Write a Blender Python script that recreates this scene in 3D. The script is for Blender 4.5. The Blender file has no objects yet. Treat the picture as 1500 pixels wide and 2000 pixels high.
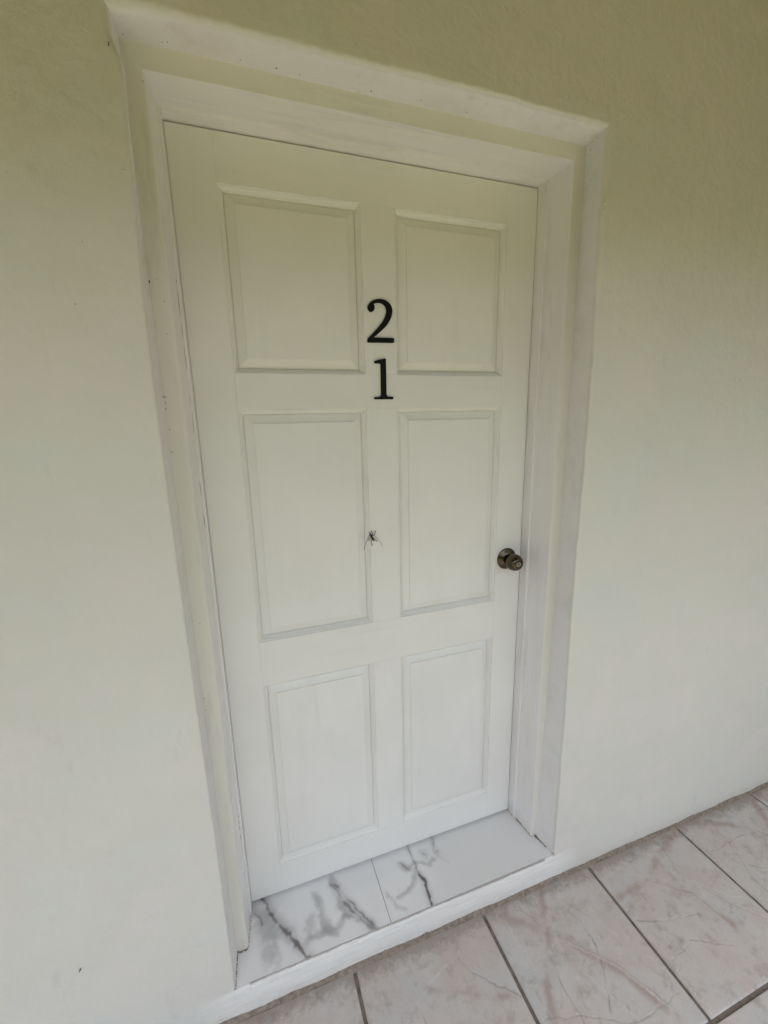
import bpy, bmesh, math, random
import numpy as np
from mathutils import Vector, Euler, noise as mnoise

random.seed(7); np.random.seed(7)
S = bpy.context.scene
COL = S.collection

# ------------------------------------------------------------------ camera
cam_d = bpy.data.cameras.new('camera')
cam = bpy.data.objects.new('camera', cam_d); COL.objects.link(cam)
cam.location = (0.08055, -0.90044, 1.53442)
cam.rotation_euler = (math.radians(77.6285), math.radians(1.2512), math.radians(-19.1121))
cam_d.sensor_fit = 'VERTICAL'; cam_d.sensor_height = 24.0
cam_d.lens = 828.97 / 2000 * 24.0
cam_d.clip_start = 0.01; cam_d.clip_end = 600
S.camera = cam

# ------------------------------------------------------------------ sky, sun, exposure
SUN_EL, SUN_AZ = 76.0, 205.0         # high veiled sun in front of the house: it reaches only the outer strip of the porch floor
world = bpy.data.worlds.new('World'); S.world = world; world.use_nodes = True
nt = world.node_tree; nt.nodes.clear()
sky = nt.nodes.new('ShaderNodeTexSky'); sky.sky_type = 'NISHITA'; sky.sun_disc = False
sky.sun_elevation = math.radians(SUN_EL); sky.sun_rotation = math.radians(SUN_AZ)
sky.air_density = 1.0; sky.dust_density = 4.0; sky.ozone_density = 1.0
hs = nt.nodes.new('ShaderNodeHueSaturation'); hs.inputs['Saturation'].default_value = 0.62
bg = nt.nodes.new('ShaderNodeBackground'); bg.inputs['Strength'].default_value = 0.15
wo = nt.nodes.new('ShaderNodeOutputWorld')
nt.links.new(sky.outputs[0], hs.inputs['Color']); nt.links.new(hs.outputs[0], bg.inputs[0]); nt.links.new(bg.outputs[0], wo.inputs[0])
sun_d = bpy.data.lights.new('sun', 'SUN'); sun_d.energy = 1.2; sun_d.angle = math.radians(14); sun_d.color = (1, .96, .9)
sun = bpy.data.objects.new('sun', sun_d); COL.objects.link(sun); sun.location = (0, 0, 12)
el, az = math.radians(SUN_EL), math.radians(SUN_AZ)
sd = Vector((math.sin(az) * math.cos(el), math.cos(az) * math.cos(el), math.sin(el)))   # towards the sun
sun.rotation_euler = sd.to_track_quat('Z', 'Y').to_euler()
S.view_settings.view_transform = 'Standard'; S.view_settings.look = 'None'
S.view_settings.gamma = 1.0; S.view_settings.use_curve_mapping = False
S.view_settings.exposure = 1.62
try:
    S.cycles.max_bounces = 10; S.cycles.diffuse_bounces = 6
except Exception: pass

# ------------------------------------------------------------------ helpers
def tag(o, label=None, cat=None, group=None, kind=None):
    if label: o['label'] = label
    if cat: o['category'] = cat
    if group: o['group'] = group
    if kind: o['kind'] = kind
    return o
def link(name, me, mat=None, parent=None, smooth=False):
    o = bpy.data.objects.new(name, me); COL.objects.link(o)
    if mat is not None and not me.materials: me.materials.append(mat)
    if parent is not None: o.parent = parent
    if smooth:
        me.polygons.foreach_set('use_smooth', [True] * len(me.polygons)); me.update()
    return o
def empty(name, loc=(0, 0, 0)):
    o = bpy.data.objects.new(name, None); COL.objects.link(o); o.location = loc; o.empty_display_size = .05
    return o
def mesh(verts, faces):
    me = bpy.data.meshes.new('mesh'); me.from_pydata([tuple(v) for v in verts], [], faces); me.update(); return me
def box_bm(x0, x1, y0, y1, z0, z1, bev=0.0, seg=1):
    bm = bmesh.new(); bmesh.ops.create_cube(bm, size=1)
    for v in bm.verts:
        v.co = Vector((x0 + (v.co.x + .5) * (x1 - x0), y0 + (v.co.y + .5) * (y1 - y0), z0 + (v.co.z + .5) * (z1 - z0)))
    if bev: bmesh.ops.bevel(bm, geom=bm.edges[:], offset=bev, segments=seg, affect='EDGES')
    return bm
def bm_mesh(bm):
    me = bpy.data.meshes.new('mesh'); bm.to_mesh(me); bm.free(); return me
def box(name, x0, x1, y0, y1, z0, z1, mat, parent=None, bev=0.0, seg=1):
    return link(name, bm_mesh(box_bm(x0, x1, y0, y1, z0, z1, bev, seg)), mat, parent)
def lerp_tab(tab, t):
    return float(np.interp(t, [a for a, b in tab], [b for a, b in tab]))
def n1(x, y=0.0, z=0.0): return mnoise.noise(Vector((x, y, z)))
def fbm(x, y=0.0, z=0.0, o=4):
    s, a = 0, 1
    for _ in range(o):
        s += a * mnoise.noise(Vector((x, y, z))); a *= .5; x *= 2.03; y *= 2.03; z *= 2.03
    return s
def tube_bm(bm, pts, rads, n=6):
    pts = [Vector(p) for p in pts]; rings = []
    for i, p in enumerate(pts):
        d = (pts[min(i + 1, len(pts) - 1)] - pts[max(i - 1, 0)]).normalized()
        a = d.orthogonal().normalized(); b = d.cross(a)
        r = rads[i] if hasattr(rads, '__len__') else rads
        rings.append([bm.verts.new(p + (a * math.cos(k * 2 * math.pi / n) + b * math.sin(k * 2 * math.pi / n)) * r) for k in range(n)])
    for q in range(len(rings) - 1):
        for k in range(n):
            bm.faces.new((rings[q][k], rings[q][(k + 1) % n], rings[q + 1][(k + 1) % n], rings[q + 1][k]))
    bm.faces.new(rings[0][::-1]); bm.faces.new(rings[-1])
def smooth_line(pts, n=5):
    pts = [Vector(p) for p in pts]; out = []
    for i in range(len(pts) - 1):
        p0, p1, p2, p3 = pts[max(i - 1, 0)], pts[i], pts[i + 1], pts[min(i + 2, len(pts) - 1)]
        for k in range(n):
            t = k / n
            out.append(.5 * ((2 * p1) + (p2 - p0) * t + (2 * p0 - 5 * p1 + 4 * p2 - p3) * t * t + (3 * p1 - p0 - 3 * p2 + p3) * t ** 3))
    out.append(pts[-1]); return out
def ellipsoid(name, c, r, rot, mat, parent, seg=12):
    bm = bmesh.new(); bmesh.ops.create_uvsphere(bm, u_segments=seg, v_segments=max(6, seg // 2 + 2), radius=1)
    M = Euler(rot).to_matrix()
    for v in bm.verts: v.co = M @ Vector((v.co.x * r[0], v.co.y * r[1], v.co.z * r[2])) + Vector(c)
    return link(name, bm_mesh(bm), mat, parent, True)

# ------------------------------------------------------------------ materials
class NT:
    def __init__(s, name):
        s.m = bpy.data.materials.new(name); s.m.use_nodes = True; s.t = s.m.node_tree; s.t.nodes.clear()
        s.out = s.t.nodes.new('ShaderNodeOutputMaterial'); s.b = s.t.nodes.new('ShaderNodeBsdfPrincipled')
        s.t.links.new(s.b.outputs[0], s.out.inputs[0]); g = s.t.nodes.new('ShaderNodeNewGeometry'); s.pos = g.outputs['Position']
        s.nrm = g.outputs['Normal']
    def N(s, typ, **kw):
        n = s.t.nodes.new(typ)
        for k, v in kw.items():
            if k.startswith('i_'):
                key = k[2:]; key = int(key) if key.isdigit() else key.replace('_', ' ')
                if hasattr(v, 'is_linked') or isinstance(v, bpy.types.NodeSocket): s.t.links.new(v, n.inputs[key])
                else: n.inputs[key].default_value = v
            else: setattr(n, k, v)
        return n
    def L(s, a, b): s.t.links.new(a, b)
    def math(s, op, a, b=0.0, clamp=False): return s.N('ShaderNodeMath', operation=op, use_clamp=clamp, i_0=a, i_1=b).outputs[0]
    def noise(s, scale, detail=4, rough=.55, vec=None, dist=0.0):
        return s.N('ShaderNodeTexNoise', i_Vector=vec if vec is not None else s.pos, i_Scale=scale, i_Detail=detail, i_Roughness=rough, i_Distortion=dist).outputs[0]
    def scaled(s, v): return s.N('ShaderNodeVectorMath', operation='MULTIPLY', i_0=s.pos, i_1=v).outputs[0]
    def ramp(s, fac, a, b, ca=(0, 0, 0, 1), cb=(1, 1, 1, 1)):
        r = s.N('ShaderNodeValToRGB', i_0=fac); e = r.color_ramp.elements
        e[0].position = a; e[0].color = ca; e[1].position = b; e[1].color = cb; return r.outputs[0]
    def mix(s, fac, a, b, blend='MIX'):
        n = s.N('ShaderNodeMix', data_type='RGBA', blend_type=blend); n.clamp_factor = True
        for idx, v in ((0, fac), (6, a), (7, b)):
            if isinstance(v, bpy.types.NodeSocket): s.L(v, n.inputs[idx])
            else: n.inputs[idx].default_value = v
        return n.outputs[2]
    def range(s, v, a, b, c=0.0, d=1.0): return s.N('ShaderNodeMapRange', clamp=True, i_0=v, i_1=a, i_2=b, i_3=c, i_4=d).outputs[0]
    def bump(s, h, strength=.3, dist=.002, prev=None):
        n = s.N('ShaderNodeBump', i_Strength=strength, i_Distance=dist, i_Height=h)
        if prev is not None: s.L(prev, n.inputs['Normal'])
        return n.outputs[0]
    def xyz(s): return s.N('ShaderNodeSeparateXYZ', i_0=s.pos).outputs
    def fin(s, col, rough=.5, normal=None, metal=0.0, spec=None):
        for key, v in (('Base Color', col), ('Roughness', rough), ('Metallic', metal)):
            if isinstance(v, bpy.types.NodeSocket): s.L(v, s.b.inputs[key])
            else: s.b.inputs[key].default_value = v
        if normal is not None: s.L(normal, s.b.inputs['Normal'])
        if spec is not None: s.b.inputs['Specular IOR Level'].default_value = spec
        return s.m

def mat_wall():
    n = NT('painted_plaster'); x, y, z = n.xyz()
    big = n.noise(1.7, 3); mid = n.noise(9, 4); fine = n.noise(260, 3, .6); orange = n.noise(70, 3, .5)
    c = n.mix(n.range(big, .35, .65), (.725, .712, .645, 1), (.69, .682, .625, 1))
    c = n.mix(n.range(y, .004, .012), c, (.82, .803, .80, 1))
    c = n.mix(n.range(mid, .55, .8, 0, .35), c, (.70, .70, .66, 1))
    ch = n.noise(3.3, 5, .65, n.scaled((1, 1, 1.4)))
    c = n.mix(n.range(ch, .52, .64, 0, .55), c, (.755, .71, .675, 1))
    c = n.mix(n.range(ch, .47, .37, 0, .55), c, (.68, .715, .665, 1))
    # faint rubbed scuffs
    sc = n.noise(1, 5, .7, n.scaled((14, 14, 5)))
    c = n.mix(n.range(sc, .60, .74, 0, .5), c, (.60, .58, .55, 1))
    # tiny pale and dark flecks
    v = n.N('ShaderNodeTexVoronoi', i_Vector=n.pos, i_Scale=16.0); fl = n.math('LESS_THAN', v.outputs['Distance'], .028)
    pick = n.math('GREATER_THAN', n.N('ShaderNodeSeparateColor', i_0=v.outputs['Color']).outputs[0], .72)
    c = n.mix(n.math('MULTIPLY', n.math('MULTIPLY', fl, pick), .45), c, (.35, .33, .29, 1))
    # the riser under the threshold was gone over again with brush and white paint
    bx = n.math('MULTIPLY', n.range(x, -.16, -.06), n.range(x, 1.06, .97))
    rs = n.math('MULTIPLY', bx, n.range(n.math('ADD', z, n.math('MULTIPLY', n.noise(20, 4), .03)), .118, .108))
    stroke = n.noise(1, 4, .65, n.scaled((6, 6, 110)))
    c = n.mix(rs, c, n.mix(n.range(stroke, .4, .7), (.87, .865, .82, 1), (.75, .745, .71, 1)))
    # paint stops raggedly just above the floor, mortar below it
    edge = n.math('ADD', n.math('MULTIPLY', n.noise(1, 6, .7, n.scaled((38, 38, 70))), .034), n.math('MULTIPLY', n.noise(3.5, 2), .018))
    low = n.math('LESS_THAN', n.math('SUBTRACT', z, n.math('SUBTRACT', edge, .0225)), 0.0)
    mort = n.mix(n.noise(90, 5, .7), (.13, .105, .085, 1), (.30, .26, .22, 1))
    c = n.mix(low, c, mort)
    c = n.mix(n.math('MULTIPLY', n.range(z, .012, .05, .35, 0), n.noise(30, 4)), c, (.42, .36, .3, 1))
    bp = n.bump(n.noise(6, 4, .6), .7, .010)
    lumpy = n.noise(34, 4, .65); patch = n.range(n.noise(2.3, 3), .42, .62, .25, 1)
    bp = n.bump(n.math('MULTIPLY', lumpy, patch), .55, .0030, bp)
    bp = n.bump(orange, .5, .0024, bp); bp = n.bump(fine, .6, .0012, bp)
    low_b = n.bump(n.noise(120, 4, .7), .6, .003, bp)
    nm = n.N('ShaderNodeMix', data_type='VECTOR'); n.L(low, nm.inputs[0]); n.L(bp, nm.inputs[4]); n.L(low_b, nm.inputs[5])
    return n.fin(c, n.range(mid, .3, .7, .52, .66), nm.outputs[1])

def mat_trim(name, brush=(60, 60, 3), base=(.83, .813, .803, 1), dirt=True, smudge=.45):
    n = NT(name); x, y, z = n.xyz()
    br = n.noise(1, 4, .6, n.scaled(brush)); big = n.noise(3.1, 3)
    c = n.mix(n.range(big, .35, .65), base, tuple(v * .955 for v in base[:3]) + (1,))
    c = n.mix(n.range(br, .5, .8, 0, smudge * .6), c, (.66, .645, .61, 1))
    if dirt is not None:
        c = n.mix(n.math('LESS_THAN', n.math('ABSOLUTE', n.math('SUBTRACT', y, .0801)), .0009), c, (.735, .72, .64, 1))  # recess shade painted in: darker cream tone on the frame's front face
    # grey smudges rubbed along the profile
    sm = n.noise(1, 6, .72, n.scaled((18, 18, 2.2) if brush[2] < brush[0] else (2.2, 18, 18)))
    c = n.mix(n.range(sm, .56, .74, 0, smudge), c, (.45, .43, .425, 1))
    st2 = n.noise(1, 5, .7, n.scaled(tuple(v * 2.2 for v in brush)))
    c = n.mix(n.range(st2, .6, .72, 0, smudge * .6), c, (.56, .53, .52, 1))
    v = n.N('ShaderNodeTexVoronoi', i_Vector=n.pos, i_Scale=24.0); fl = n.math('LESS_THAN', v.outputs['Distance'], .035)
    pick = n.math('GREATER_THAN', n.N('ShaderNodeSeparateColor', i_0=v.outputs['Color']).outputs[1], .86)
    c = n.mix(n.math('MULTIPLY', n.math('MULTIPLY', fl, pick), .6), c, (.22, .18, .13, 1))
    if dirt:
        d = n.math('LESS_THAN', n.math('SUBTRACT', z, .098), n.math('MULTIPLY', n.math('SUBTRACT', n.noise(70, 5, .75), .42), .045))
        dc = n.mix(n.noise(160, 3), (.10, .075, .045, 1), (.42, .37, .27, 1))
        c = n.mix(n.math('MULTIPLY', d, .85), c, dc)
        c = n.mix(n.math('MULTIPLY', n.range(z, .1, .15, .5, 0), n.noise(60, 4)), c, (.55, .48, .36, 1))
    hz = n.noise(2.2, 5, .6)
    c = n.mix(n.range(hz, .5, .66, 0, .35), c, (.77, .735, .69, 1)); c = n.mix(n.range(hz, .46, .34, 0, .3), c, (.74, .755, .70, 1))
    bp = n.bump(n.noise(5, 3), .5, .004); bp = n.bump(br, .3, .0012, bp); bp = n.bump(n.noise(140, 3), .15, .0008, bp)
    return n.fin(c, n.range(br, .3, .7, .28, .42), bp)

def mat_vcol(name, rough=(.3, .5), grain=180, bumpd=.0006, spec=.5, gm=.975):
    n = NT(name); vc = n.N('ShaderNodeVertexColor', layer_name='Col').outputs[0]
    g = n.noise(grain, 4, .6); m2 = n.noise(28, 4)
    c = n.mix(1.0, vc, n.ramp(g, .2, .8, (gm, gm, gm, 1), (1, 1, 1, 1)), 'MULTIPLY')
    bp = n.bump(m2, .2, .0015); bp = n.bump(g, .3, bumpd, bp)
    return n.fin(c, n.range(m2, .3, .7, rough[0], rough[1]), bp, spec=spec)

def mat_floor():
    n = NT('stone_look_tile'); x, y, z = n.xyz()
    vc = n.N('ShaderNodeVertexColor', layer_name='Col').outputs[0]
    g = n.noise(220, 4, .65); m2 = n.noise(26, 5, .65); m3 = n.noise(5, 4)
    c = n.mix(1.0, vc, n.ramp(g, .2, .8, (.84, .84, .84, 1), (1, 1, 1, 1)), 'MULTIPLY')
    c = n.mix(n.range(m3, .5, .75, 0, .3), c, (.50, .425, .37, 1))
    # grime swept against the wall
    e = n.math('ADD', n.math('MULTIPLY', n.noise(34, 6, .75), .11), n.math('MULTIPLY', n.noise(3, 3), .05))
    f = n.range(n.math('ADD', y, n.math('SUBTRACT', e, .030)), 0.0, .03)
    gc = n.mix(n.noise(120, 4, .7), (.15, .115, .085, 1), (.30, .245, .19, 1))
    c = n.mix(n.math('MULTIPLY', f, .6), c, gc)
    # dropped dark crumbs and pale chips
    v = n.N('ShaderNodeTexVoronoi', i_Vector=n.pos, i_Scale=11.0); ra = n.N('ShaderNodeSeparateColor', i_0=v.outputs['Color']).outputs
    fl = n.math('LESS_THAN', v.outputs['Distance'], n.math('MULTIPLY', ra[2], .035))
    c = n.mix(n.math('MULTIPLY', n.math('MULTIPLY', fl, n.math('GREATER_THAN', ra[0], .45)), .8), c, (.07, .055, .045, 1))
    v2 = n.N('ShaderNodeTexVoronoi', i_Vector=n.pos, i_Scale=19.0); rb = n.N('ShaderNodeSeparateColor', i_0=v2.outputs['Color']).outputs
    fl2 = n.math('LESS_THAN', v2.outputs['Distance'], n.math('MULTIPLY', rb[2], .05))
    c = n.mix(n.math('MULTIPLY', n.math('MULTIPLY', fl2, n.math('GREATER_THAN', rb[0], .72)), .8), c, (.66, .62, .58, 1))
    bp = n.bump(m2, .35, .003); bp = n.bump(g, .35, .0008, bp)
    return n.fin(c, n.range(m2, .3, .7, .42, .62), bp, spec=.4)

def mat_simple(name, a, b, scale=30, rough=.6, metal=0.0, bumpd=0.0, spec=None):
    n = NT(name); f = n.noise(scale, 4, .6)
    c = n.mix(n.range(f, .3, .7), tuple(a) + (1,), tuple(b) + (1,))
    return n.fin(c, rough, n.bump(f, .4, bumpd) if bumpd else None, metal, spec)

M_WALL = mat_wall()
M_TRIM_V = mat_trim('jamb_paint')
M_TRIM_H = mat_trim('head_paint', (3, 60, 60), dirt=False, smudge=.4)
M_DOOR_V = mat_trim('door_paint_upright', (45, 45, 2.5), (.84, .835, .79, 1), None, .10)
M_DOOR_H = mat_trim('door_paint_level', (2.5, 45, 45), (.84, .835, .79, 1), None, .10)
M_FLOOR = mat_floor()
M_MARBLE = mat_vcol('marble_look_tile', (.045, .09), 60, .0001)
M_GROUT = mat_simple('grout', (.10, .08, .068), (.22, .185, .155), 45, .85, bumpd=.001)
M_MORTAR = mat_simple('mortar', (.17, .135, .105), (.33, .275, .22), 80, .9, bumpd=.003)
M_BLACK = mat_simple('black_numeral', (.003, .003, .003), (.005, .005, .005), 60, .5, spec=.18)
M_BRONZE = mat_simple('antique_bronze', (.075, .062, .043), (.12, .098, .068), 45, .24, metal=1.0)
M_NICKEL = mat_simple('keyhole_nickel', (.26, .25, .23), (.33, .32, .30), 90, .35, metal=1.0)
M_DARK = mat_simple('keyhole_dark', (.01, .01, .01), (.02, .02, .02), 90, .6)
M_BUG = mat_simple('insect_shell', (.014, .007, .004), (.03, .014, .008), 400, .5, spec=.2)
M_LEG = mat_simple('insect_leg', (.018, .010, .006), (.035, .02, .012), 400, .6, spec=.2)
M_ANT = mat_simple('insect_feeler', (.07, .055, .035), (.09, .07, .05), 400, .6)
M_SPECK = mat_simple('dark_speck', (.07, .05, .03), (.16, .11, .07), 300, .8)
M_CEIL = mat_simple('ceiling_board', (.24, .18, .04), (.30, .225, .055), 5, .5)
M_LAWN = mat_simple('dry_grass', (.145, .137, .042), (.195, .18, .063), 2, .9)
M_HEDGE = mat_simple('hedge_leaf', (.05, .075, .016), (.095, .115, .028), 9, .8)
M_ROOM = mat_simple('room_dark', (.30, .28, .25), (.34, .32, .28), 3, .8)

# ------------------------------------------------------------------ numbers of the place (metres)
ZT = 0.098            # threshold top above the porch floor
DY = 0.195            # door face behind the wall face
W = 0.917             # doorway width
HT = 2.137            # door head
FY = 0.080            # frame face
TILE, JX, JY = 0.42, 0.2649, -0.4287

CXL = [(0, -.048), (.098, -.048), (.49, -.0475), (.97, -.0505), (1.6, -.0512), (1.79, -.0485), (1.95, -.042), (2.02, -.038), (2.065, -.0352),
       (2.103, -.0352), (2.118, -.0420), (2.137, -.0452), (2.2, -.0440)]
BXL = [(0, -.0425), (.15, -.0425), (.5, -.046), (1.2, -.0485), (2.2, -.0475)]
CXR = [(0, .9605), (.104, .9605), (.63, .9612), (.89, .9562), (1.16, .9562), (1.41, .9592), (1.67, .958), (1.885, .9505), (1.963, .9492), (2.04, .9528), (2.15, .9475), (2.2, .946)]
BXR = [(0, .945), (.15, .946), (.5, .955), (1.05, .9655), (2.2, .9655)]
ZTOP = [(-.05, 2.1705), (-.02, 2.1725), (.007, 2.1775), (.064, 2.177), (.135, 2.1796), (.31, 2.1772), (.5, 2.180), (.69, 2.1812), (.82, 2.178), (.893, 2.1768), (.94, 2.174)]
BTOP = [(-.05, 2.186), (.1, 2.1825), (.6, 2.182), (.95, 2.1805)]

# ------------------------------------------------------------------ ground outside, porch floor
g = link('ground', mesh([(-250, -250, -.30), (250, -250, -.30), (250, 250, -.30), (-250, 250, -.30)], [(0, 1, 2, 3)]), M_LAWN)
tag(g, 'dry yellow green lawn around the house and porch', kind='structure')

floor = box('floor', -3.2, 4.4, -1.69, .05, -.30, -.0045, M_GROUT)
tag(floor, 'porch floor of grey stone look tiles with dark grout', kind='structure')

def upnoise(n, cells, seed):
    r = np.random.RandomState(seed); g = r.rand(cells + 1, cells + 1)
    t = np.linspace(0, cells, n); i = np.minimum(t.astype(int), cells - 1); f = t - i; f = f * f * (3 - 2 * f)
    a = g[i][:, i]; b = g[i + 1][:, i]; c = g[i][:, i + 1]; d = g[i + 1][:, i + 1]
    fy = f[:, None]; fx = f[None, :]
    return (a * (1 - fy) + b * fy) * (1 - fx) + (c * (1 - fy) + d * fy) * fx
def fnoise(n, cells, seed, octv=5, gain=.55):
    s = np.zeros((n, n)); a = 1; tot = 0
    for k in range(octv):
        s += a * upnoise(n, min(cells * 2 ** k, n // 2), seed * 31 + k); tot += a; a *= gain
    return s / tot
def seg_dist(X, Y, pts):
    d = np.full(X.shape, 9.0); along = np.zeros(X.shape)
    for (x0, y0), (x1, y1) in zip(pts[:-1], pts[1:]):
        dx, dy = x1 - x0, y1 - y0; t = np.clip(((X - x0) * dx + (Y - y0) * dy) / (dx * dx + dy * dy), 0, 1)
        dd = np.hypot(X - x0 - t * dx, Y - y0 - t * dy); d = np.minimum(d, dd)
    return d

N = 190
def tile_mesh(seed, lines, edge=.0009):
    """one printed tile, local coordinates 0..1 over the tile, colours on the vertices"""
    u = np.linspace(0, 1, N); X, Y = np.meshgrid(u, u)
    wx = (fnoise(N, 6, seed + 1) - .5) * .05 + (fnoise(N, 24, seed + 7, 3) - .5) * .018
    wy = (fnoise(N, 6, seed + 2) - .5) * .05 + (fnoise(N, 24, seed + 8, 3) - .5) * .018
    Xw, Yw = X + wx, Y + wy
    a = fnoise(N, 3, seed + 3, 6, .6); b = fnoise(N, 5, seed + 4, 6, .65); c3 = fnoise(N, 14, seed + 5, 4, .7)
    base = np.array([.57, .53, .495]); cool = np.array([.53, .52, .505]); pink = np.array([.54, .475, .435]); dark = np.array([.36, .315, .28])
    C = base[None, None] * np.ones((N, N, 3))
    def blend(C, col, f): f = np.clip(f, 0, 1)[..., None]; return C * (1 - f) + np.array(col) * f
    C = blend(C, cool, (a - .46) * 3.5); C = blend(C, pink, (b - .47) * 4); C = blend(C, dark, (c3 - .54) * 2.4); C = blend(C, (.60, .57, .54), (fnoise(N, 9, seed + 21, 5, .7) - .56) * 3)
    H = (a - .5) * .0006 + (c3 - .5) * .0009
    streak = fnoise(N, 9, seed + 11, 4)
    for kind, wd, pts in lines:
        d = seg_dist(Xw, Yw, pts); brk = np.clip((streak - .3) * 4, .15, 1)
        if kind == 'pink': C = blend(C, (.41, .325, .29), np.exp(-(d / (wd * (.5 + streak))) ** 2) * .85 * brk); H += np.exp(-(d / wd) ** 2) * .0005
        if kind == 'dark': C = blend(C, (.27, .235, .215), np.exp(-(d / (wd * (.35 + streak * .9))) ** 2) * .62 * np.clip((streak - .38) * 5, 0, 1)); H -= np.exp(-(d / wd) ** 2) * .0011
        if kind == 'light': C = blend(C, (.66, .63, .59), np.exp(-(d / (wd * .7)) ** 2) * .8 * np.clip((streak - .30) * 5, 0, 1)); H += np.exp(-(d / wd) ** 2) * .0008
    ed = np.minimum(np.minimum(X, 1 - X), np.minimum(Y, 1 - Y)); H -= np.clip(1 - ed / .008, 0, 1) ** 2 * .0016
    H = np.where(ed < 1e-6, -.006, H)
    G = .0088                                    # grout joint
    sx = G / 2 + X * (TILE - G) - TILE / 2; sy = G / 2 + Y * (TILE - G) - TILE / 2
    verts = np.stack([sx, sy, H], -1).reshape(-1, 3)
    idx = np.arange(N * N).reshape(N, N)
    F = np.stack([idx[:-1, :-1], idx[:-1, 1:], idx[1:, 1:], idx[1:, :-1]], -1).reshape(-1, 4)
    me = bpy.data.meshes.new('tile'); me.vertices.add(N * N); me.vertices.foreach_set('co', verts.ravel())
    me.loops.add(F.size); me.loops.foreach_set('vertex_index', F.ravel().astype(np.int32))
    me.polygons.add(len(F)); me.polygons.foreach_set('loop_start', np.arange(0, F.size, 4, dtype=np.int32))
    me.update(calc_edges=True)
    ca = me.color_attributes.new('Col', 'FLOAT_COLOR', 'POINT')
    ca.data.foreach_set('color', np.concatenate([C.reshape(-1, 3), np.ones((N * N, 1))], 1).ravel().astype(np.float32))
    me.polygons.foreach_set('use_smooth', np.ones(len(F), bool)); me.materials.append(M_FLOOR); me.update()
    return me
def loc(x, y, ox=.6849): return ((x - ox) / TILE, (y - JY) / -JY)
L_A = [('pink', .030, [loc(.72, -.02), loc(.84, -.11), loc(.965, -.268), loc(1.035, -.39)]),
       ('light', .006, [loc(.845, -.115), loc(.97, -.262), loc(1.04, -.38)]),
       ('pink', .022, [loc(.90, .0), loc(.84, -.11), loc(.75, -.23), loc(.70, -.36)]),
       ('dark', .004, [loc(.80, -.02), loc(.835, -.11), loc(.79, -.25), loc(.80, -.40)]),
       ('light', .005, [loc(.74, -.06), loc(.745, -.13), loc(.746, -.195)]),
       ('dark', .004, [loc(.93, -.05), loc(.965, -.14), loc(.95, -.2), loc(.88, -.33)]),
       ('dark', .003, [loc(.95, -.05), loc(1.01, -.15), loc(1.03, -.22)]),
       ('light', .004, [loc(.86, -.21), loc(.92, -.33), loc(.95, -.41)]),
       ('dark', .003, [loc(.70, -.28), loc(.80, -.31), loc(.92, -.37), loc(1.09, -.36)]),
       ('light', .003, [loc(.83, -.15), loc(.86, -.14), loc(.875, -.155)])]
L_B = [('pink', .028, [(.02, .72), (.36, .74), (.60, .55), (.66, .30), (.62, .03)]),
       ('light', .006, [(.36, .735), (.585, .55), (.645, .3)]),
       ('pink', .030, [(.36, .74), (.62, .86), (.98, .97)]),
       ('dark', .004, [(.02, .55), (.30, .47), (.52, .44)]), ('dark', .003, [(.05, .30), (.28, .33), (.55, .20)]),
       ('dark', .004, [(.72, .98), (.66, .7), (.80, .40), (.97, .22)]), ('light', .004, [(.70, .62), (.86, .43), (.97, .40)]),
       ('dark', .003, [(.70, .5), (.97, .60)]), ('light', .003, [(.1, .95), (.22, .78), (.40, .62)])]
L_C = [('pink', .028, [(.05, .95), (.30, .62), (.34, .3), (.22, .02)]), ('light', .005, [(.31, .62), (.345, .3), (.25, .06)]),
       ('dark', .004, [(.98, .80), (.62, .66), (.30, .62)]), ('dark', .004, [(.98, .35), (.7, .25), (.5, .02)]),
       ('light', .005, [(.5, .98), (.74, .6), (.95, .05)]), ('pink', .02, [(.74, .6), (.6, .3), (.52, .1)]), ('dark', .003, [(.1, .4), (.5, .45), (.8, .4)])]
T_MESH = [tile_mesh(11, L_A), tile_mesh(47, L_B), tile_mesh(83, L_C)]
def put_tile(i, j, var, rot):
    o = bpy.data.objects.new('floor_tile', T_MESH[var]); COL.objects.link(o); o.parent = floor
    o.location = (JX + (i + .5) * TILE, JY + (-j + .5) * -JY if False else (-(j + .5) * TILE - .0035), 0)
    o.rotation_euler = (random.uniform(-.0012, .0012), random.uniform(-.0012, .0012), rot * math.pi / 2)
pattern = {(1, 0): (0, 0), (2, 0): (1, 0), (0, 0): (2, 1), (3, 0): (0, 3), (-1, 0): (1, 2), (2, 1): (2, 0), (3, 1): (1, 1), (1, 1): (1, 2)}
for i in range(-8, 9):
    for j in range(4):
        var, rot = pattern.get((i, j), (random.randrange(3), random.randrange(4)))
        put_tile(i, j, var, rot)

# rough mortar fillet where the tiles meet the wall
def fillet():
    bm = bmesh.new(); rows = []
    xs = np.arange(-3.2, 4.4, .006)
    for x in xs:
        w = .006 + .010 * max(0, .5 + fbm(x * 9, 3.1)) + .003 * n1(x * 90, 1)
        h = .004 + .007 * max(0, .45 + fbm(x * 7, 8.2)) + .002 * n1(x * 110, 5)
        rows.append([bm.verts.new((x, .004, h)), bm.verts.new((x, -.0015 - w * .25, h * .8)), bm.verts.new((x, -.002 - w * .6, h * .35)), bm.verts.new((x, -.003 - w, -.0035))])
    for a, b in zip(rows[:-1], rows[1:]):
        for k in range(3): bm.faces.new((a[k], a[k + 1], b[k + 1], b[k]))
    return bm_mesh(bm)
link('mortar_line', fillet(), M_MORTAR, floor, True)

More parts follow.
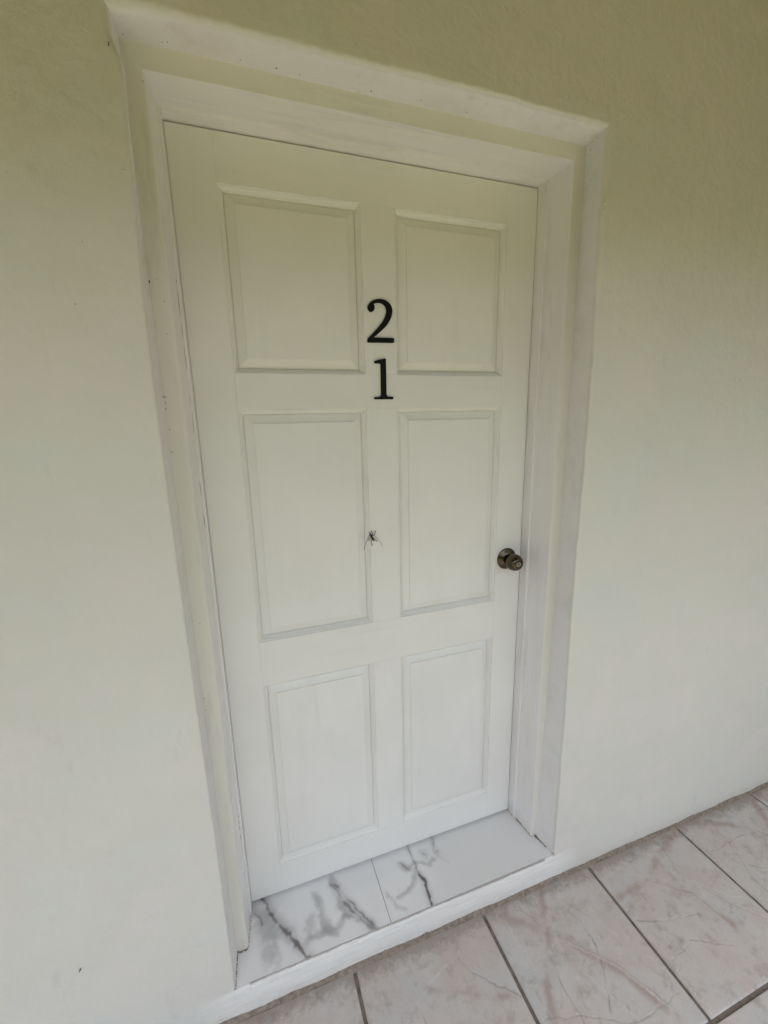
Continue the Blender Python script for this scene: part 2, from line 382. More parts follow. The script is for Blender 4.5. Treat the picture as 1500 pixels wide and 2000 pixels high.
# ------------------------------------------------------------------ the wall with its plastered opening
wall = empty('wall', (0, 0, 0)); tag(wall, 'white painted plaster house wall around the door, greenish towards the top', kind='structure')
def wall_mesh():
    V, F = [], []
    def grid(x0, x1, z0, z1, nx, nz):
        b = len(V)
        for k in range(nz + 1):
            for i in range(nx + 1): V.append((x0 + (x1 - x0) * i / nx, 0, z0 + (z1 - z0) * k / nz))
        for k in range(nz):
            for i in range(nx):
                q = b + k * (nx + 1) + i; F.append((q, q + 1, q + nx + 2, q + nx + 1))
    OX0, OX1, OZ = -.20, 1.11, 2.33
    grid(-3.2, OX0, -.25, 2.75, 1, 1); grid(OX1, 4.4, -.25, 2.75, 1, 1); grid(OX0, OX1, OZ, 2.75, 1, 1); 
    # profile rings round the opening
    nz, nx = 380, 180
    rr_l = [(0, .005), (1.85, .006), (2.02, .012), (2.12, .016), (2.2, .018)]
    rr_r = [(0, .0035), (1.6, .005), (1.95, .008), (2.2, .012)]
    rr_t = [(-.05, .018), (.1, .010), (.8, .006), (1.0, .011)]
    prof = [('flat', 1.0), ('flat', .55), ('flat', .25), ('flat', .1)] + [('arc', a) for a in (0, 15, 30, 45, 60, 75, 90)] + [('rev', t) for t in (.2, .45, .7, 1.0)]
    rings = []
    for kind, t in prof:
        R = []
        def off(side, s):
            # returns (outward offset from corner line, y, blend to back line)
            r = lerp_tab({'l': rr_l, 'r': rr_r, 't': rr_t}[side], s)
            if kind == 'flat': return ('flat', t, 0, r)
            if kind == 'arc': a = math.radians(t); return ('arc', r * (1 - math.sin(a)), r * (1 - math.cos(a)), r)
            return ('rev', t, r + (.090 - r) * t, r)
        zt_l = lerp_tab(ZTOP, -.045); zt_r = lerp_tab(ZTOP, .95)
        # left side upward
        def pt(side, s, frac):
            k, o, y, r = off(side, s)
            amp = .0009
            wob = amp * fbm(s * 14, {'l': 1, 'r': 5, 't': 9}[side]) + (.0013 if side == 't' else .0006) * (n1(s * 55, 7) + .6 * n1(s * 140, 3))
            return k, o, y, r, wob
        for i in range(nz + 1):
            u = i / nz
            k, o, y, r, wob = pt('l', ZT + u * (zt_l - ZT), u); zc = ZT + u * (zt_l - ZT)
            cx = lerp_tab(CXL, zc) + wob
            if k == 'flat': x = (cx - r) + (OX0 - cx + r) * o; z = ZT + u * ((zt_l + r + (OZ - zt_l - r) * o) - ZT)
            elif k == 'arc': x = cx - o; z = ZT + u * (zt_l + o - ZT)
            else: x = cx + (lerp_tab(BXL, zc) - cx) * o; z = ZT + u * (zt_l + (2.185 - zt_l) * o - ZT)
            R.append([x, y, z])
        n_l = len(R)
        for i in range(1, nx + 1):
            u = i / nx; s = -.045 + u * .992
            k, o, y, r, wob = pt('t', s, u); zc = lerp_tab(ZTOP, s) - wob * 1.3
            xl = R[n_l - 1][0]
            xr_c = .9465
            if k == 'flat': xr = (xr_c + r) + (OX1 - xr_c - r) * o; z = zc + r + (OZ - zc - r) * o
            elif k == 'arc': xr = xr_c + o; z = zc + o
            else: xr = xr_c + (.9655 - xr_c) * o; z = zc + (lerp_tab(BTOP, s) - zc) * o
            R.append([xl + (xr - xl) * u, y, z])
        for i in range(1, nz + 1):
            u = 1 - i / nz; zc = ZT + u * (zt_r - ZT)
            k, o, y, r, wob = pt('r', zc, u); cx = lerp_tab(CXR, zc) - wob
            if k == 'flat': x = (cx + r) + (OX1 - cx - r) * o; z = ZT + u * ((zt_r + r + (OZ - zt_r - r) * o) - ZT)
            elif k == 'arc': x = cx + o; z = ZT + u * (zt_r + o - ZT)
            else: x = cx + (lerp_tab(BXR, zc) - cx) * o; z = ZT + u * (zt_r + (2.181 - zt_r) * o - ZT)
            R.append([x, y, z])
        # soften the two corners and roughen the plaster
        fade = 0 if (kind == 'flat' and t >= 1) else (1 - t if kind == 'flat' else 1)
        for p in R:
            if fade:
                p[1] += fade * min(1, max(0, (p[2] - ZT) / .12)) * (.0016 * fbm(p[0] * 9, p[2] * 9, 2.0) + .0005 * n1(p[0] * 60, p[2] * 60, 3.0))
        rings.append(R)
    base = len(V); m = len(rings[0])
    for R in rings: V.extend(tuple(p) for p in R)
    for a in range(len(rings) - 1):
        for i in range(m - 1):
            q = base + a * m + i; F.append((q, q + 1, q + m + 1, q + m))
    # riser under the threshold: hand-trowelled top edge, slight belly
    b = len(V); cols = 330; lv = [(-.25, 0), (.0, 0), (.02, 0), (.045, 0), (.07, 0), ('t', 0), ('a', 1), ('b', 2)]
    for i in range(cols + 1):
        x = OX0 + (OX1 - OX0) * i / cols
        inside = -.046 < x < .958
        top = ZT if not inside else .0925 - .0045 * max(0, min(1, (x - .25) / .5)) + .0022 * fbm(x * 16, 4.4) + .0014 * n1(x * 95, 2)
        if inside and x > .925: top = ZT - .001
        if inside and x < -.01: top = ZT
        bel = -.0016 * max(0, 1 - abs(x - .47) / .45) ** .5 if abs(x - .47) < .45 else 0
        for z, k in lv:
            if z == 't': V.append((x, (bel * .5 + .0006 * fbm(x * 30, 1)) if inside else 0, top - (.003 if inside else 0)))
            elif k == 1: V.append((x, .0012 if inside else 0, top - (.0006 if inside else 0)))
            elif k == 2: V.append((x, .010 if inside else 0, top - (.0002 if inside else -0.0)))
            else: V.append((x, 0 if z < .001 or not inside else bel * (z / .07) + .0011 * fbm(x * 9, z * 60) + .0008 * n1(x * 40, z * 90), z))
    L = len(lv)
    for i in range(cols):
        for k in range(L - 1):
            q = b + i * L + k; F.append((q, q + L, q + L + 1, q + 1))
    return mesh(V, F)
wf = link('plaster_face', wall_mesh(), M_WALL, wall)
E_SHARP = wf
# fleck chips and loose plaster crumbs on the wall (tiny real lumps)
def lumps(spots, name, mat, parent, sc=1.0):
    bm = bmesh.new(); spots = [(x, y, z, r * sc) for x, y, z, r in spots]
    for (x, y, z, r) in spots:
        st = len(bm.verts); ret = bmesh.ops.create_icosphere(bm, subdivisions=1, radius=1)
        ax = random.uniform(.7, 1.3); az_ = random.uniform(.6, 1.6)
        for v in ret['verts']:
            v.co = Vector((x + v.co.x * r * ax * random.uniform(.8, 1.1), y + v.co.y * r * .55, z + v.co.z * r * az_ * random.uniform(.8, 1.1)))
    o = link(name, bm_mesh(bm), mat, parent, True); o['kind'] = 'stuff'; return o
lumps([(1.0267, -.0002, 1.9826, .0022), (1.0285, -.0002, 1.981, .0012), (.1984, -.0002, 2.2029, .0013), (.2921, -.0002, 2.218, .0016),
       (.957, -.0006, 2.022, .0045), (.9585, -.0002, 2.01, .003), (.9555, -.0005, 1.995, .003), (.955, -.0003, 1.935, .0025), (.9535, -.0003, 1.915, .002), (.958, 0, 1.975, .002),
       (-.0535, -.0004, 1.945, .0035), (-.0475, -.0008, .43, .003), (-.052, -.0006, .35, .003), (-.0945, 0, 2.09, .002), (-.083, 0, 2.088, .0015), (-.11, 0, 2.085, .0012)], 'plaster_crumb', M_WALL, wall)
lumps([(-.0515, -.0003, 2.1168, .0016), (-.0512, -.0003, 2.1200, .0014), (-.1538, -.0003, 1.7348, .0013), (-.047, .078, 1.799, .0026), (-.0335, .079, 1.8045, .0012), (-.0485, .075, 1.7845, .0010),
       (-.0476, .079, 1.5876, .0016), (-.044, .079, 1.5865, .0014), (-.0455, .079, 1.5756, .0016), (-.047, .079, 1.5635, .0020), (-.0445, .079, 1.5227, .0017), (-.046, .079, 1.4771, .0017),
       (-.0443, .079, .8987, .0017), (-.0448, .079, .8783, .0014), (-.0445, .079, .868, .0012), (-.0423, .0284, 2.1785, .0034), (-.0377, .031, 2.1790, .0022), (-.030, .0396, 2.181, .0014),
       (-.0304, .0514, 2.1815, .0015), (-.0375, .0558, 2.181, .0017), (-.0375, .0673, 2.1815, .0018), (.0313, .0631, 2.1812, .0016), (.1522, .0638, 2.1815, .0014),
       (.2161, .0634, 2.1808, .0020), (.2594, .0665, 2.181, .0014), (.2946, .0648, 2.181, .0012), (.3239, .0651, 2.181, .0011), (.4029, .0658, 2.181, .0022),
       (.9636, .0706, 2.172, .0028), (.957, .0515, 2.174, .0014), (.951, .0301, 2.170, .0014), (.9575, .0481, 2.1658, .0015), (.959, .0586, 2.1606, .0024),
       (.9618, .0735, 2.158, .0012), (.9525, .028, 2.163, .0013), (.9615, .062, 2.119, .0013), (.022, .0665, 2.1812, .001), (.51, .06, 2.1812, .0013), (.62, .064, 2.1812, .0012)],
      'dark_speck', M_SPECK, wall, .8)

# ------------------------------------------------------------------ threshold: marble look tiles
thr = empty('threshold', (.46, .15, ZT)); tag(thr, 'glossy white marble look threshold with grey veins under the door', 'threshold', kind='thing')
def marble(x0, x1, seed):
    y0, y1 = .0035, .30
    nx, ny = int((x1 - x0) / .0018), int((y1 - y0) / .0022)
    xs = np.linspace(x0, x1, nx); ys = np.linspace(y0, y1, ny); X, Y = np.meshgrid(xs, ys)
    n_ = 600
    def samp(field, sx=1.0):
        ix = np.clip(((X + .06) / 1.1 * (n_ - 1)).astype(int), 0, n_ - 1); iy = np.clip((Y / 1.1 * (n_ - 1) + 20).astype(int), 0, n_ - 1); return field[iy, ix]
    wx = (samp(NZ[0]) - .5) * .030 + (samp(NZ[4]) - .5) * .012; wy = (samp(NZ[1]) - .5) * .030 + (samp(NZ[5]) - .5) * .012
    Xw, Yw = X + wx, Y + wy
    C = np.ones(X.shape + (3,)) * np.array([.77, .77, .755])
    cl = samp(NZ[2]); strk = samp(NZ[3])
    def bl(C, col, f): f = np.clip(f, 0, 1)[..., None]; return C * (1 - f) + np.array(col) * f
    plain = 1 / (1 + np.exp(-(X - .56) / .012))
    C = bl(C, (.70, .70, .68), plain * .9)
    C = bl(C, (.68, .68, .675), (cl - .5) * 2.2 * (1 - plain * .8))
    soft = [(.040, .55, [(.012, .19), (.03, .15), (.055, .10), (.045, .04)]), (.017, .6, [(.185, .155), (.20, .10), (.206, .057), (.228, .03)]),
            (.016, .6, [(.16, .048), (.20, .055), (.235, .042), (.262, .07), (.282, .055)]), (.012, .55, [(.24, .19), (.255, .15), (.262, .07)]),
            (.010, .6, [(.262, .07), (.30, .04), (.335, .005)]), (.02, .4, [(.17, .10), (.15, .06), (.145, .04)]), (.02, .35, [(.045, .10), (.075, .03), (.06, .01)]),
            (.014, .6, [(.49, .125), (.53, .135), (.56, .12), (.585, .125)]), (.012, .55, [(.52, .13), (.50, .09), (.47, .06), (.43, .05)]), (.010, .4, [(.40, .08), (.42, .03), (.44, .02)]),
            (.008, .35, [(.60, .19), (.60, .14), (.62, .10)])]
    for w, a, p in soft:
        d = seg_dist(Xw, Yw, p); t_ = np.clip((1.1 - d / w + (strk - .5) * 1.6 + (samp(NZ[4]) - .5) * .8) * .8, 0, 1); C = bl(C, (.30, .295, .29), t_ * t_ * (3 - 2 * t_) * a * np.clip(.45 + cl * .9, 0, 1) * np.exp(-(d / (w * 1.5)) ** 4))
    hard = [(.0042, .9, [(.034, .2), (.050, .155), (.067, .1215), (.089, .085), (.115, .05), (.140, .012), (.145, .0)]), (.006, .7, [(.05, .15), (.075, .108), (.09, .08), (.10, .08)]),
            (.004, .65, [(.245, .165), (.26, .124), (.272, .09), (.2846, .0635), (.31, .03), (.335, .0)]), (.0035, .6, [(.252, .165), (.275, .12), (.295, .07), (.325, .02)]),
            (.0022, .8, [(.5155, .21), (.5200, .15), (.523, .10)]), (.0036, .95, [(.5223, .098), (.528, .07), (.523, .04), (.5223, .0)]), (.0035, .5, [(.49, .125), (.475, .145)]),
            (.004, .7, [(.555, .155), (.562, .15)]), (.003, .5, [(.012, .165), (.03, .13)]), (.0025, .5, [(.607, .2), (.603, .165), (.61, .145)])]
    for w, a, p in hard:
        d = seg_dist(Xw, Yw, p); wv = w * 1.2 * np.clip(.4 + (strk - .3) * 2.8, .35, 2.0); C = bl(C, (.40, .39, .385), np.exp(-(d / (w * 3.2)) ** 2) * .6 * np.clip(strk * 2, .2, 1)); C = bl(C, (.12, .10, .095), np.clip(1.5 - 1.5 * d / wv, 0, 1) * a * np.clip(strk * 3.0 - .6, .18, 1))
    V = [(float(x), float(y), ZT) for y in ys for x in xs]; F = []
    for j in range(ny - 1):
        for i in range(nx - 1): q = j * nx + i; F.append((q, q + 1, q + nx + 1, q + nx))
    Cs = C.reshape(-1, 3).tolist()
    # cut front edge and sides of the slab
    side = (.40, .37, .34)
    def strip(pts):
        for (a, b) in zip(pts[:-1], pts[1:]):
            q = len(V); V.extend([(a[0], a[1], ZT), (b[0], b[1], ZT), (b[0], b[1], ZT - .011), (a[0], a[1], ZT - .011)])
            Cs.extend([side] * 4); F.append((q, q + 3, q + 2, q + 1))
    strip([(x0, y1), (x0, y0), (x1, y0), (x1, y1)])
    me = mesh(V, F); ca = me.color_attributes.new('Col', 'FLOAT_COLOR', 'POINT')
    ca.data.foreach_set('color', np.concatenate([np.array(Cs), np.ones((len(Cs), 1))], 1).ravel().astype(np.float32))
    me.materials.append(M_MARBLE); return me
NZ = [fnoise(600, 9, 201), fnoise(600, 9, 202), fnoise(600, 8, 203, 6), fnoise(600, 26, 204, 4), fnoise(600, 60, 205, 3), fnoise(600, 60, 206, 3)]
link('marble_tile', marble(-.055, .3823, 1), M_MARBLE, thr); link('marble_tile', marble(.3837, .99, 2), M_MARBLE, thr)
box('tile_bed', -.06, 1.0, .012, .30, .02, ZT - .0105, M_MORTAR, thr)

# ------------------------------------------------------------------ door frame
frame = empty('door_frame', (.46, .15, ZT)); tag(frame, 'white painted wooden door frame with stepped rebate set in the plastered opening', 'door frame', kind='thing')
P_S = [(-.014, .275), (-.014, .2385), (0, .2385), (0, .1640), (.0010, .1620), (.0055, .1605), (.0062, .1590), (.0068, .157), (.0130, .0840), (.0142, .0812), (.0172, .0800), (.03, .0802), (.075, .0802), (.075, .275)]
P_T = [(-.014, .275), (-.014, .2385), (0, .2385), (0, .1640), (.0008, .1620), (.0042, .1605), (.0050, .1590), (.0052, .157), (.0066, .0840), (.0076, .0812), (.0100, .0800), (.03, .0802), (.075, .0802), (.075, .275)]
def jamb(sign):
    n = 150; V, F = [], []; m = len(P_S)
    for i in range(n + 1):
        u = i / n
        for (d, y), (dt, yt) in zip(P_S, P_T):
            zt_ = HT + dt; z = ZT - .002 + u * (zt_ - ZT + .002)
            wob = .0007 * fbm(z * 5, sign * 3.3, y * 4) + .00025 * n1(z * 60, y * 60, sign)
            dd = d + (wob if 0 < d < .07 else 0)
            if sign > 0: V.append((W + dd, y, z))
            else: V.append((-dd, y, z))
    for i in range(n):
        for k in range(m - 1):
            q = i * m + k; f = (q, q + 1, q + m + 1, q + m); F.append(f if sign < 0 else f[::-1])
    return mesh(V, F)
def head():
    n = 120; V, F = [], []; m = len(P_T)
    for i in range(n + 1):
        u = i / n
        for (d, y), (dt, yt) in zip(P_S, P_T):
            x0, x1 = -d, W + d; x = x0 + u * (x1 - x0)
            wob = (.0007 * fbm(x * 6, 8.1, y * 4) + .00025 * n1(x * 60, y * 60, 4)) if 0 < dt < .07 and 0 < i < n else 0
            V.append((x, y, HT + dt + wob))
    for i in range(n):
        for k in range(m - 1):
            q = i * m + k; F.append((q, q + 1, q + m + 1, q + m))
    return mesh(V, F)
def sharp_smooth(o, ang=28):
    me = o.data; bm = bmesh.new(); bm.from_mesh(me)
    for e in bm.edges:
        if len(e.link_faces) == 2 and e.calc_face_angle(0) > math.radians(ang): e.smooth = False
    for f in bm.faces: f.smooth = True
    bm.to_mesh(me); bm.free(); return o
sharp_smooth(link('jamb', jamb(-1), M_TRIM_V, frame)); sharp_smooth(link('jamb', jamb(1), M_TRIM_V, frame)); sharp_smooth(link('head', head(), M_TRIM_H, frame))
# broken paint line along the step of the hinge jamb, drawn open by the joint below it
bm = bmesh.new(); z = 1.83
while z > 1.28:
    ln = random.uniform(.008, .05)
    if random.random() < (.85 if z > 1.5 else .35):
        x = -.0060 - .0004 * random.random()
        tube_bm(bm, [(x, .1592, z), (x + random.uniform(-.0003, .0003), .1592, z - ln / 2), (x, .1592, z - ln)], [.0002, .00042, .0002], 5)
    z -= ln + random.uniform(.002, .02)
for zz in (.47, .45, .43, .40):
    tube_bm(bm, [(-.0063, .1592, zz), (-.0061, .1592, zz - .008), (-.0064, .1592, zz - .015)], [.0002, .0005, .0002], 5)
o = link('paint_crack', bm_mesh(bm), M_SPECK, frame); o['kind'] = 'stuff'
# crumbly dirt at the foot of each jamb
def foot(name, pts):
    bm = bmesh.new()
    for (x, y, z, r) in pts:
        ret = bmesh.ops.create_icosphere(bm, subdivisions=2, radius=1)
        for v in ret['verts']:
            k = 1 + .45 * n1(v.co.x * 2 + x * 90, v.co.y * 2 + y * 90, v.co.z * 2)
            v.co = Vector((x + v.co.x * r * k, y + v.co.y * r * k, z + v.co.z * r * .55 * k))
    o = link(name, bm_mesh(bm), M_MORTAR, frame, True); o['kind'] = 'stuff'
sp = []
for k in range(46):
    t = random.random(); sp.append((.9455 + .016 * t + random.uniform(-.001, .001), .078 - .078 * t, ZT + random.uniform(0, .0015), random.uniform(.0008, .0022) * (1.6 - t)))
for k in range(34):
    t = random.random(); sp.append((.923 + .010 * t, .152 - .068 * t, ZT + random.uniform(0, .0015), random.uniform(.0007, .0019)))
for k in range(14): sp.append((.946 + random.uniform(-.003, .004), .077 + random.uniform(-.008, .004), ZT + random.uniform(0, .006), random.uniform(.0015, .003)))
for k in range(10): sp.append((.9245 + random.uniform(-.002, .003), .150 + random.uniform(-.006, .004), ZT + random.uniform(0, .005), random.uniform(.001, .0022)))
for k in range(50):
    t = random.random(); sp.append((-.0425 - .005 * t + random.uniform(-.0005, .0012), .078 - .078 * t, ZT + random.uniform(0, .001), random.uniform(.0006, .0016)))
for k in range(30):
    t = random.random(); sp.append((-.040 + .026 * t, .079, ZT + random.uniform(0, .002), random.uniform(.0008, .0018)))
for k in range(30):
    t = random.random(); sp.append((-.0125 + .012 * t, .085 + .09 * t, ZT, random.uniform(.0006, .0014)))
foot('dirt', sp)

sharp_smooth(wf, 32)

# ------------------------------------------------------------------ door leaf
door = empty('door', (.46, DY, .106)); tag(door, 'white six panel door with black numerals 2 and 1 and a bronze knob', 'door', kind='thing')
def dchild(o): o.location = -Vector(door.location); return o
X0, X1, XA, XB, XC, XD = .0006, .9150, .0920, .4112, .4990, .8222
ZB, ZZ = .106, 2.1335
rows = [(1.6475, 2.0365), (.9540, 1.5620), (.2100, .8220)]
T = .040; e = .0004
def slab(name, x0, x1, z0, z1, mat):
    bm = box_bm(x0, x1, DY, DY + T, z0, z1, .0007, 1)
    return dchild(link(name, bm_mesh(bm), mat, door))
slab('stile', X0, XA, ZB, ZZ, M_DOOR_V); slab('stile', XD, X1, ZB, ZZ, M_DOOR_V)
g = .00006
for z0, z1 in ((rows[0][1], ZZ), (rows[1][1], rows[0][0]), (rows[2][1], rows[1][0]), (ZB, rows[2][0])): slab('rail', XA + g, XD - g, z0, z1, M_DOOR_H)
for z0, z1 in rows: slab('muntin', XB, XC, z0 + g, z1 - g, M_DOOR_V)
MOULD = [(.0000, .0000), (.0003, .0030), (.0012, .0034), (.0030, .0036), (.0048, .0052), (.0062, .0084), (.0078, .0104), (.0092, .0110), (.0096, .0140), (.0106, .0142), (.0109, .0182)]
FIELD = [(.0107, .0190), (.0114, .0161), (.0128, .0150), (.0325, .0078), (.0328, .0056), (.0334, .0050), (.0350, .0048)]
def rings(x0, x1, z0, z1, prof, cap, seed):
    V, F = [], []; n = 24
    for d, y in prof:
        a, b, c, dd = x0 + d, x1 - d, z0 + d, z1 - d
        cor = [(a, c), (b, c), (b, dd), (a, dd)]
        for k in range(4):
            p, q = cor[k], cor[(k + 1) % 4]
            for i in range(n):
                t = i / n; x = p[0] + (q[0] - p[0]) * t; z = p[1] + (q[1] - p[1]) * t
                w = .0003 * fbm(x * 8 + seed, z * 8, y * 40) if i else 0
                V.append((x, DY + y + w, z))
    m = 4 * n
    for r in range(len(prof) - 1):
        for i in range(m):
            a = r * m + i; b = r * m + (i + 1) % m; F.append((a, b, b + m, a + m))
    if cap: F.append(tuple(range((len(prof) - 1) * m, len(prof) * m)))
    return mesh(V, F)
for ri, (z0, z1) in enumerate(rows):
    for ci, (x0, x1) in enumerate(((XA, XB), (XC, XD))):
        pn = dchild(link('panel', rings(x0, x1, z0, z1, FIELD, True, ri * 7 + ci), M_DOOR_V, door)); sharp_smooth(pn, 12)
        md = link('moulding', rings(x0, x1, z0, z1, MOULD, False, ri * 5 + ci), M_DOOR_V, pn); sharp_smooth(md, 22)
# numerals
TWO = [(0.4221,1.8078),(0.4246,1.814),(0.4307,1.8204),(0.4397,1.8253),(0.4516,1.8281),(0.4646,1.8277),(0.4755,1.8235),(0.4834,1.8157),(0.4873,1.8045),(0.486,1.7928),(0.4807,1.7801),(0.4723,1.7681),(0.4619,1.7578),(0.4516,1.7493),(0.4424,1.7418),(0.4356,1.7371),(0.4881,1.7377),(0.4909,1.7367),(0.4912,1.7282),(0.4891,1.7259),(0.4219,1.7247),(0.4197,1.7261),(0.4197,1.7329),(0.4212,1.7351),(0.4335,1.7468),(0.4479,1.7608),(0.4593,1.7737),(0.4677,1.7875),(0.4709,1.7965),(0.4715,1.8053),(0.4682,1.8122),(0.4623,1.8171),(0.4554,1.8193),(0.4474,1.8192),(0.4385,1.8171),(0.4397,1.8114),(0.4403,1.8062),(0.4384,1.8014),(0.435,1.7984),(0.4306,1.7971),(0.4261,1.7984),(0.4229,1.8026)]
ONE = [(0.4656,1.6873),(0.467,1.6853),(0.4673,1.6788),(0.4675,1.6416),(0.4674,1.598),(0.4686,1.5946),(0.4717,1.5919),(0.4849,1.5909),(0.4868,1.5884),(0.4853,1.5851),(0.4346,1.585),(0.4334,1.5877),(0.4347,1.5905),(0.4476,1.5914),(0.4514,1.5939),(0.4528,1.5981),(0.453,1.6414),(0.4529,1.6721),(0.4507,1.6744),(0.4379,1.6744),(0.4363,1.6754),(0.4364,1.6795),(0.4389,1.681),(0.452,1.6848),(0.4633,1.687)]
def glyph(pts, hard):
    n = len(pts); out = []
    for i in range(n):                      # round the free runs, keep the corners
        p0, p1, p2, p3 = [Vector(pts[(i + k - 1) % n]) for k in range(4)]
        if i in hard or (i + 1) % n in hard or (p2 - p1).length > .018: out.append(p1); continue
        for k in range(4):
            t = k / 4; out.append(.5 * ((2 * p1) + (p2 - p0) * t + (2 * p0 - 5 * p1 + 4 * p2 - p3) * t * t + (3 * p1 - p0 - 3 * p2 + p3) * t ** 3))
    bm = bmesh.new(); f = bm.faces.new([bm.verts.new((p.x, DY - .0004, p.y)) for p in out])
    r = bmesh.ops.extrude_face_region(bm, geom=[f]); vs = [v for v in r['geom'] if isinstance(v, bmesh.types.BMVert)]
    for v in vs: v.co.y -= .0042
    bmesh.ops.recalc_face_normals(bm, faces=bm.faces[:])
    fr = [f_ for f_ in bm.faces if len(f_.verts) > 8]
    bmesh.ops.triangulate(bm, faces=fr)
    return bm_mesh(bm)
o = dchild(link('numeral', glyph(TWO, {15, 16, 17, 18, 19, 20, 21, 22, 34}), M_BLACK, door)); o['label'] = 'black serif numeral 2'
o = dchild(link('numeral', glyph(ONE, {0, 10, 9, 24, 3, 4, 16, 17, 19}), M_BLACK, door)); o['label'] = 'black serif numeral 1'
# knob
def lathe(prof, n=48):
    V, F = [], []
    for r, d in prof:
        for k in range(n):
            a = 2 * math.pi * k / n; V.append((r * math.cos(a), -d, r * math.sin(a)))
    for i in range(len(prof) - 1):
        for k in range(n):
            a = i * n + k; b = i * n + (k + 1) % n; F.append((a, b, b + n, a + n))
    F.append(tuple(range((len(prof) - 1) * n, len(prof) * n))[::1]); F.append(tuple(range(n))[::-1])
    me = mesh(V, F); bm = bmesh.new(); bm.from_mesh(me); bmesh.ops.recalc_face_normals(bm, faces=bm.faces[:]); bm.to_mesh(me); bm.free(); return me
KX, KZ = .8625, 1.0915
ros = link('door_knob', lathe([(.0335, 0), (.0345, .0008), (.0345, .0022), (.0335, .0034), (.0315, .0042), (.0265, .0075), (.0205, .0108), (.0180, .0120), (.0168, .0124)]), M_BRONZE, door)
ros.location = Vector((KX, DY, KZ)) - Vector(door.location); sharp_smooth(ros, 35)
kn = link('knob', lathe([(.0130, .0110), (.0128, .0150), (.0132, .0195), (.0150, .0225), (.0185, .0250), (.0225, .0285), (.0250, .0330), (.0262, .0385), (.0262, .0440), (.0252, .0500), (.0230, .0560),
                         (.0200, .0605), (.0165, .0635), (.0135, .0650), (.0122, .0652), (.0116, .0644), (.0106, .0644), (.0100, .0650), (.0092, .0652), (.0088, .0640)]), M_BRONZE, ros); sharp_smooth(kn, 30)
kc = link('key_cylinder', lathe([(.0082, .0600), (.0082, .0648), (.0078, .0654), (.0066, .0656)], 32), M_NICKEL, ros); sharp_smooth(kc, 30)
kh = link('keyhole', bm_mesh(box_bm(-.0014, .0014, -.0662, -.0650, -.0052, .0052, .0003)), M_DARK, ros)

for p_ in (thr, frame):
    for c_ in p_.children: c_.location = -Vector(p_.location)

# ------------------------------------------------------------------ insects
ins = empty('insect', (.415, DY, 1.21)); tag(ins, 'dark brown insect with long feelers clinging to the middle of the door', 'insect')
yb = DY - .0042
def ic(o): o.location = -Vector(ins.location); return o
ang = math.atan2(.4206 - .4092, 1.2217 - 1.2021)      # body slant in the door plane
ic(ellipsoid('abdomen', (.4182, yb, 1.2074), (.0026, .0024, .0076), (0, -ang, 0), M_BUG, ins))
ic(ellipsoid('thorax', (.4140, yb - .0002, 1.2160), (.0025, .0024, .0042), (0, -ang, 0), M_BUG, ins))
ic(ellipsoid('head', (.4108, yb, 1.2212), (.0026, .0022, .0026), (0, 0, 0), M_BUG, ins))
def wire(name, pts, rads, mat):
    pl = smooth_line([(x, y, z) for x, y, z in pts]); n = len(pl); bm = bmesh.new()
    tube_bm(bm, pl, [rads[0] + (rads[1] - rads[0]) * i / (n - 1) for i in range(n)], 6)
    return ic(link(name, bm_mesh(bm), mat, ins, True))
d = DY - .0006; h = DY - .0052
wire('antenna', [(.4085, h, 1.2210), (.4035, h - .001, 1.2130), (.3981, h, 1.1998), (.3937, d - .002, 1.1864), (.3922, d, 1.1767)], (.00062, .00045), M_LEG)
wire('antenna', [(.4125, h, 1.2212), (.42, h - .001, 1.2180), (.4274, h - .001, 1.2122), (.4362, h, 1.2013), (.4421, d - .002, 1.1926), (.4479, d, 1.1809)], (.00062, .00045), M_ANT)
for pts in ([(.414, yb, 1.2185), (.4182, h, 1.2231), (.4158, h, 1.2264), (.4154, d, 1.2308)], [(.415, yb, 1.2175), (.4196, h, 1.2186), (.4236, h, 1.2201), (.4248, h, 1.2254), (.4274, d, 1.23)],
            [(.414, yb, 1.2165), (.412, h, 1.215), (.4078, h, 1.2095), (.4041, d, 1.203)], [(.418, yb, 1.213), (.4208, h, 1.21), (.4262, h, 1.2034), (.4326, d, 1.1982)],
            [(.416, yb, 1.2110), (.4152, h, 1.2077), (.4129, h, 1.202), (.4149, h, 1.1948), (.4171, d, 1.1871)], [(.4118, yb, 1.2215), (.4107, h, 1.224), (.4079, d, 1.2282)]):
    wire('leg', pts, (.0010, .0008), M_LEG)
fly = empty('small_insect', (-.354, 0, .3467)); tag(fly, 'tiny black slender bug on the lower left wall', 'insect')
ellipsoid('body', (0, -.0016, 0), (.0014, .0012, .0045), (0, math.radians(25), 0), M_DARK, fly)
ellipsoid('wing', (.0013, -.0022, .0032), (.0007, .0003, .0038), (0, math.radians(32), 0), M_LEG, fly)
ellipsoid('wing', (-.0018, -.0018, -.0036), (.0006, .0003, .0028), (0, math.radians(20), 0), M_LEG, fly)

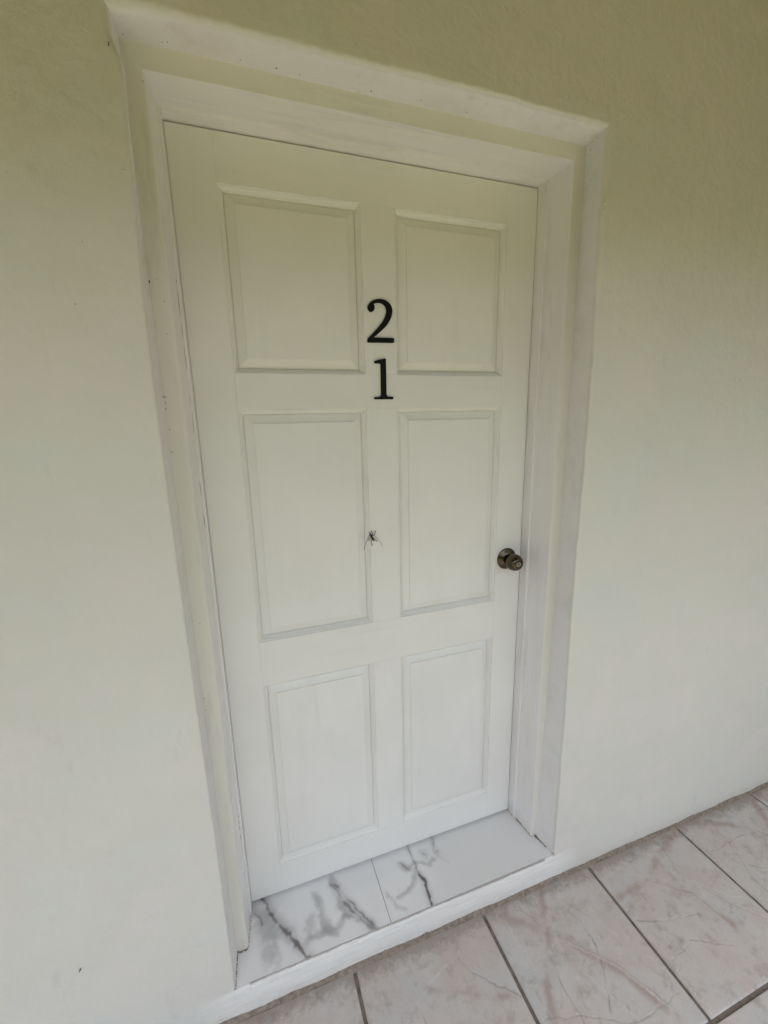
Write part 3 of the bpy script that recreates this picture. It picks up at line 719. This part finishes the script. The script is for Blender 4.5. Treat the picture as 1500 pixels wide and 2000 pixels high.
# ------------------------------------------------------------------ rest of the porch and house, out of the picture (they shape the light)
ceil = empty('ceiling', (0, 0, 2.52)); tag(ceil, 'varnished board ceiling over the porch', kind='structure')
y = -.004
while y > -1.5:
    b = box('board', -3.2, 4.4, y - .118, y, -.0, .02, M_CEIL, ceil, .002); y -= .12
beam = box('shading_beam', -3.2, 4.4, -1.55, -1.43, 2.27, 2.517, M_WALL); tag(beam, 'unseen white beam along the open porch edge, set low to shade the wall top', kind='structure')  # unseen beam, hung low so it shades the top of the wall
pw = box('added_porch_wall', 2.42, 2.57, -1.42, -.004, -.28, 2.515, M_WALL); tag(pw, 'white plastered wall added out of view at the right porch end to dim that side', kind='structure')  # added out of view to hold back light on the right
pw = box('added_porch_wall', -2.65, -2.5, -1.42, -.004, -.28, 2.515, M_WALL); tag(pw, 'white plastered wall added out of view at the left porch end to dim that side', kind='structure')  # added out of view because the left side came out too bright
roof = box('roof', -3.6, 4.8, -1.70, 5.2, 2.76, 2.90, M_ROOM); tag(roof, 'flat roof slab over house and porch', kind='structure')
for nm, a in (('side_wall', (-3.2, -3.08, .02, 5.0, -.3, 2.757)), ('side_wall', (4.28, 4.4, .02, 5.0, -.3, 2.757)), ('back_wall', (-3.08, 4.28, 4.88, 5.0, -.3, 2.757))):
    o = box(nm, *a, M_ROOM); tag(o, 'outer wall at the rear of the house' if nm == 'back_wall' else 'outer side wall of the house', kind='structure')
rm = box('room_floor', -3.08, 4.28, .30, 4.88, -.3, .09, M_ROOM); tag(rm, 'floor of the room behind the door', kind='structure')
fw = empty('inner_wall', (0, 0, 0)); tag(fw, 'inner leaf of the front wall', kind='structure')
box('wall_block', -3.08, -.074, .095, .27, -.25, 2.75, M_ROOM, fw); box('wall_block', .991, 4.28, .095, .27, -.25, 2.75, M_ROOM, fw); box('wall_block', -.074, .991, .095, .27, 2.2115, 2.75, M_ROOM, fw)
# foliage bank added out of view, screening low sky and tinting the light
bm = bmesh.new(); bmesh.ops.create_grid(bm, x_segments=160, y_segments=34, size=1)
for v in bm.verts:
    x, t = v.co.x * 22, (v.co.y + 1) * .5
    a = t * math.pi; r = 1 + .16 * fbm(x * 1.3, a * 2, 1.0)
    v.co = Vector((x, -10.5 + 1.3 * math.cos(a) * r, -.35 + 3.9 * (math.sin(a) ** .5 if 0 < a < math.pi else 0) * r))
hd = link('added_hedge', bm_mesh(bm), M_HEDGE); tag(hd, 'tall green foliage bank added out of view to screen the low sky', 'added_hedge', kind='stuff')
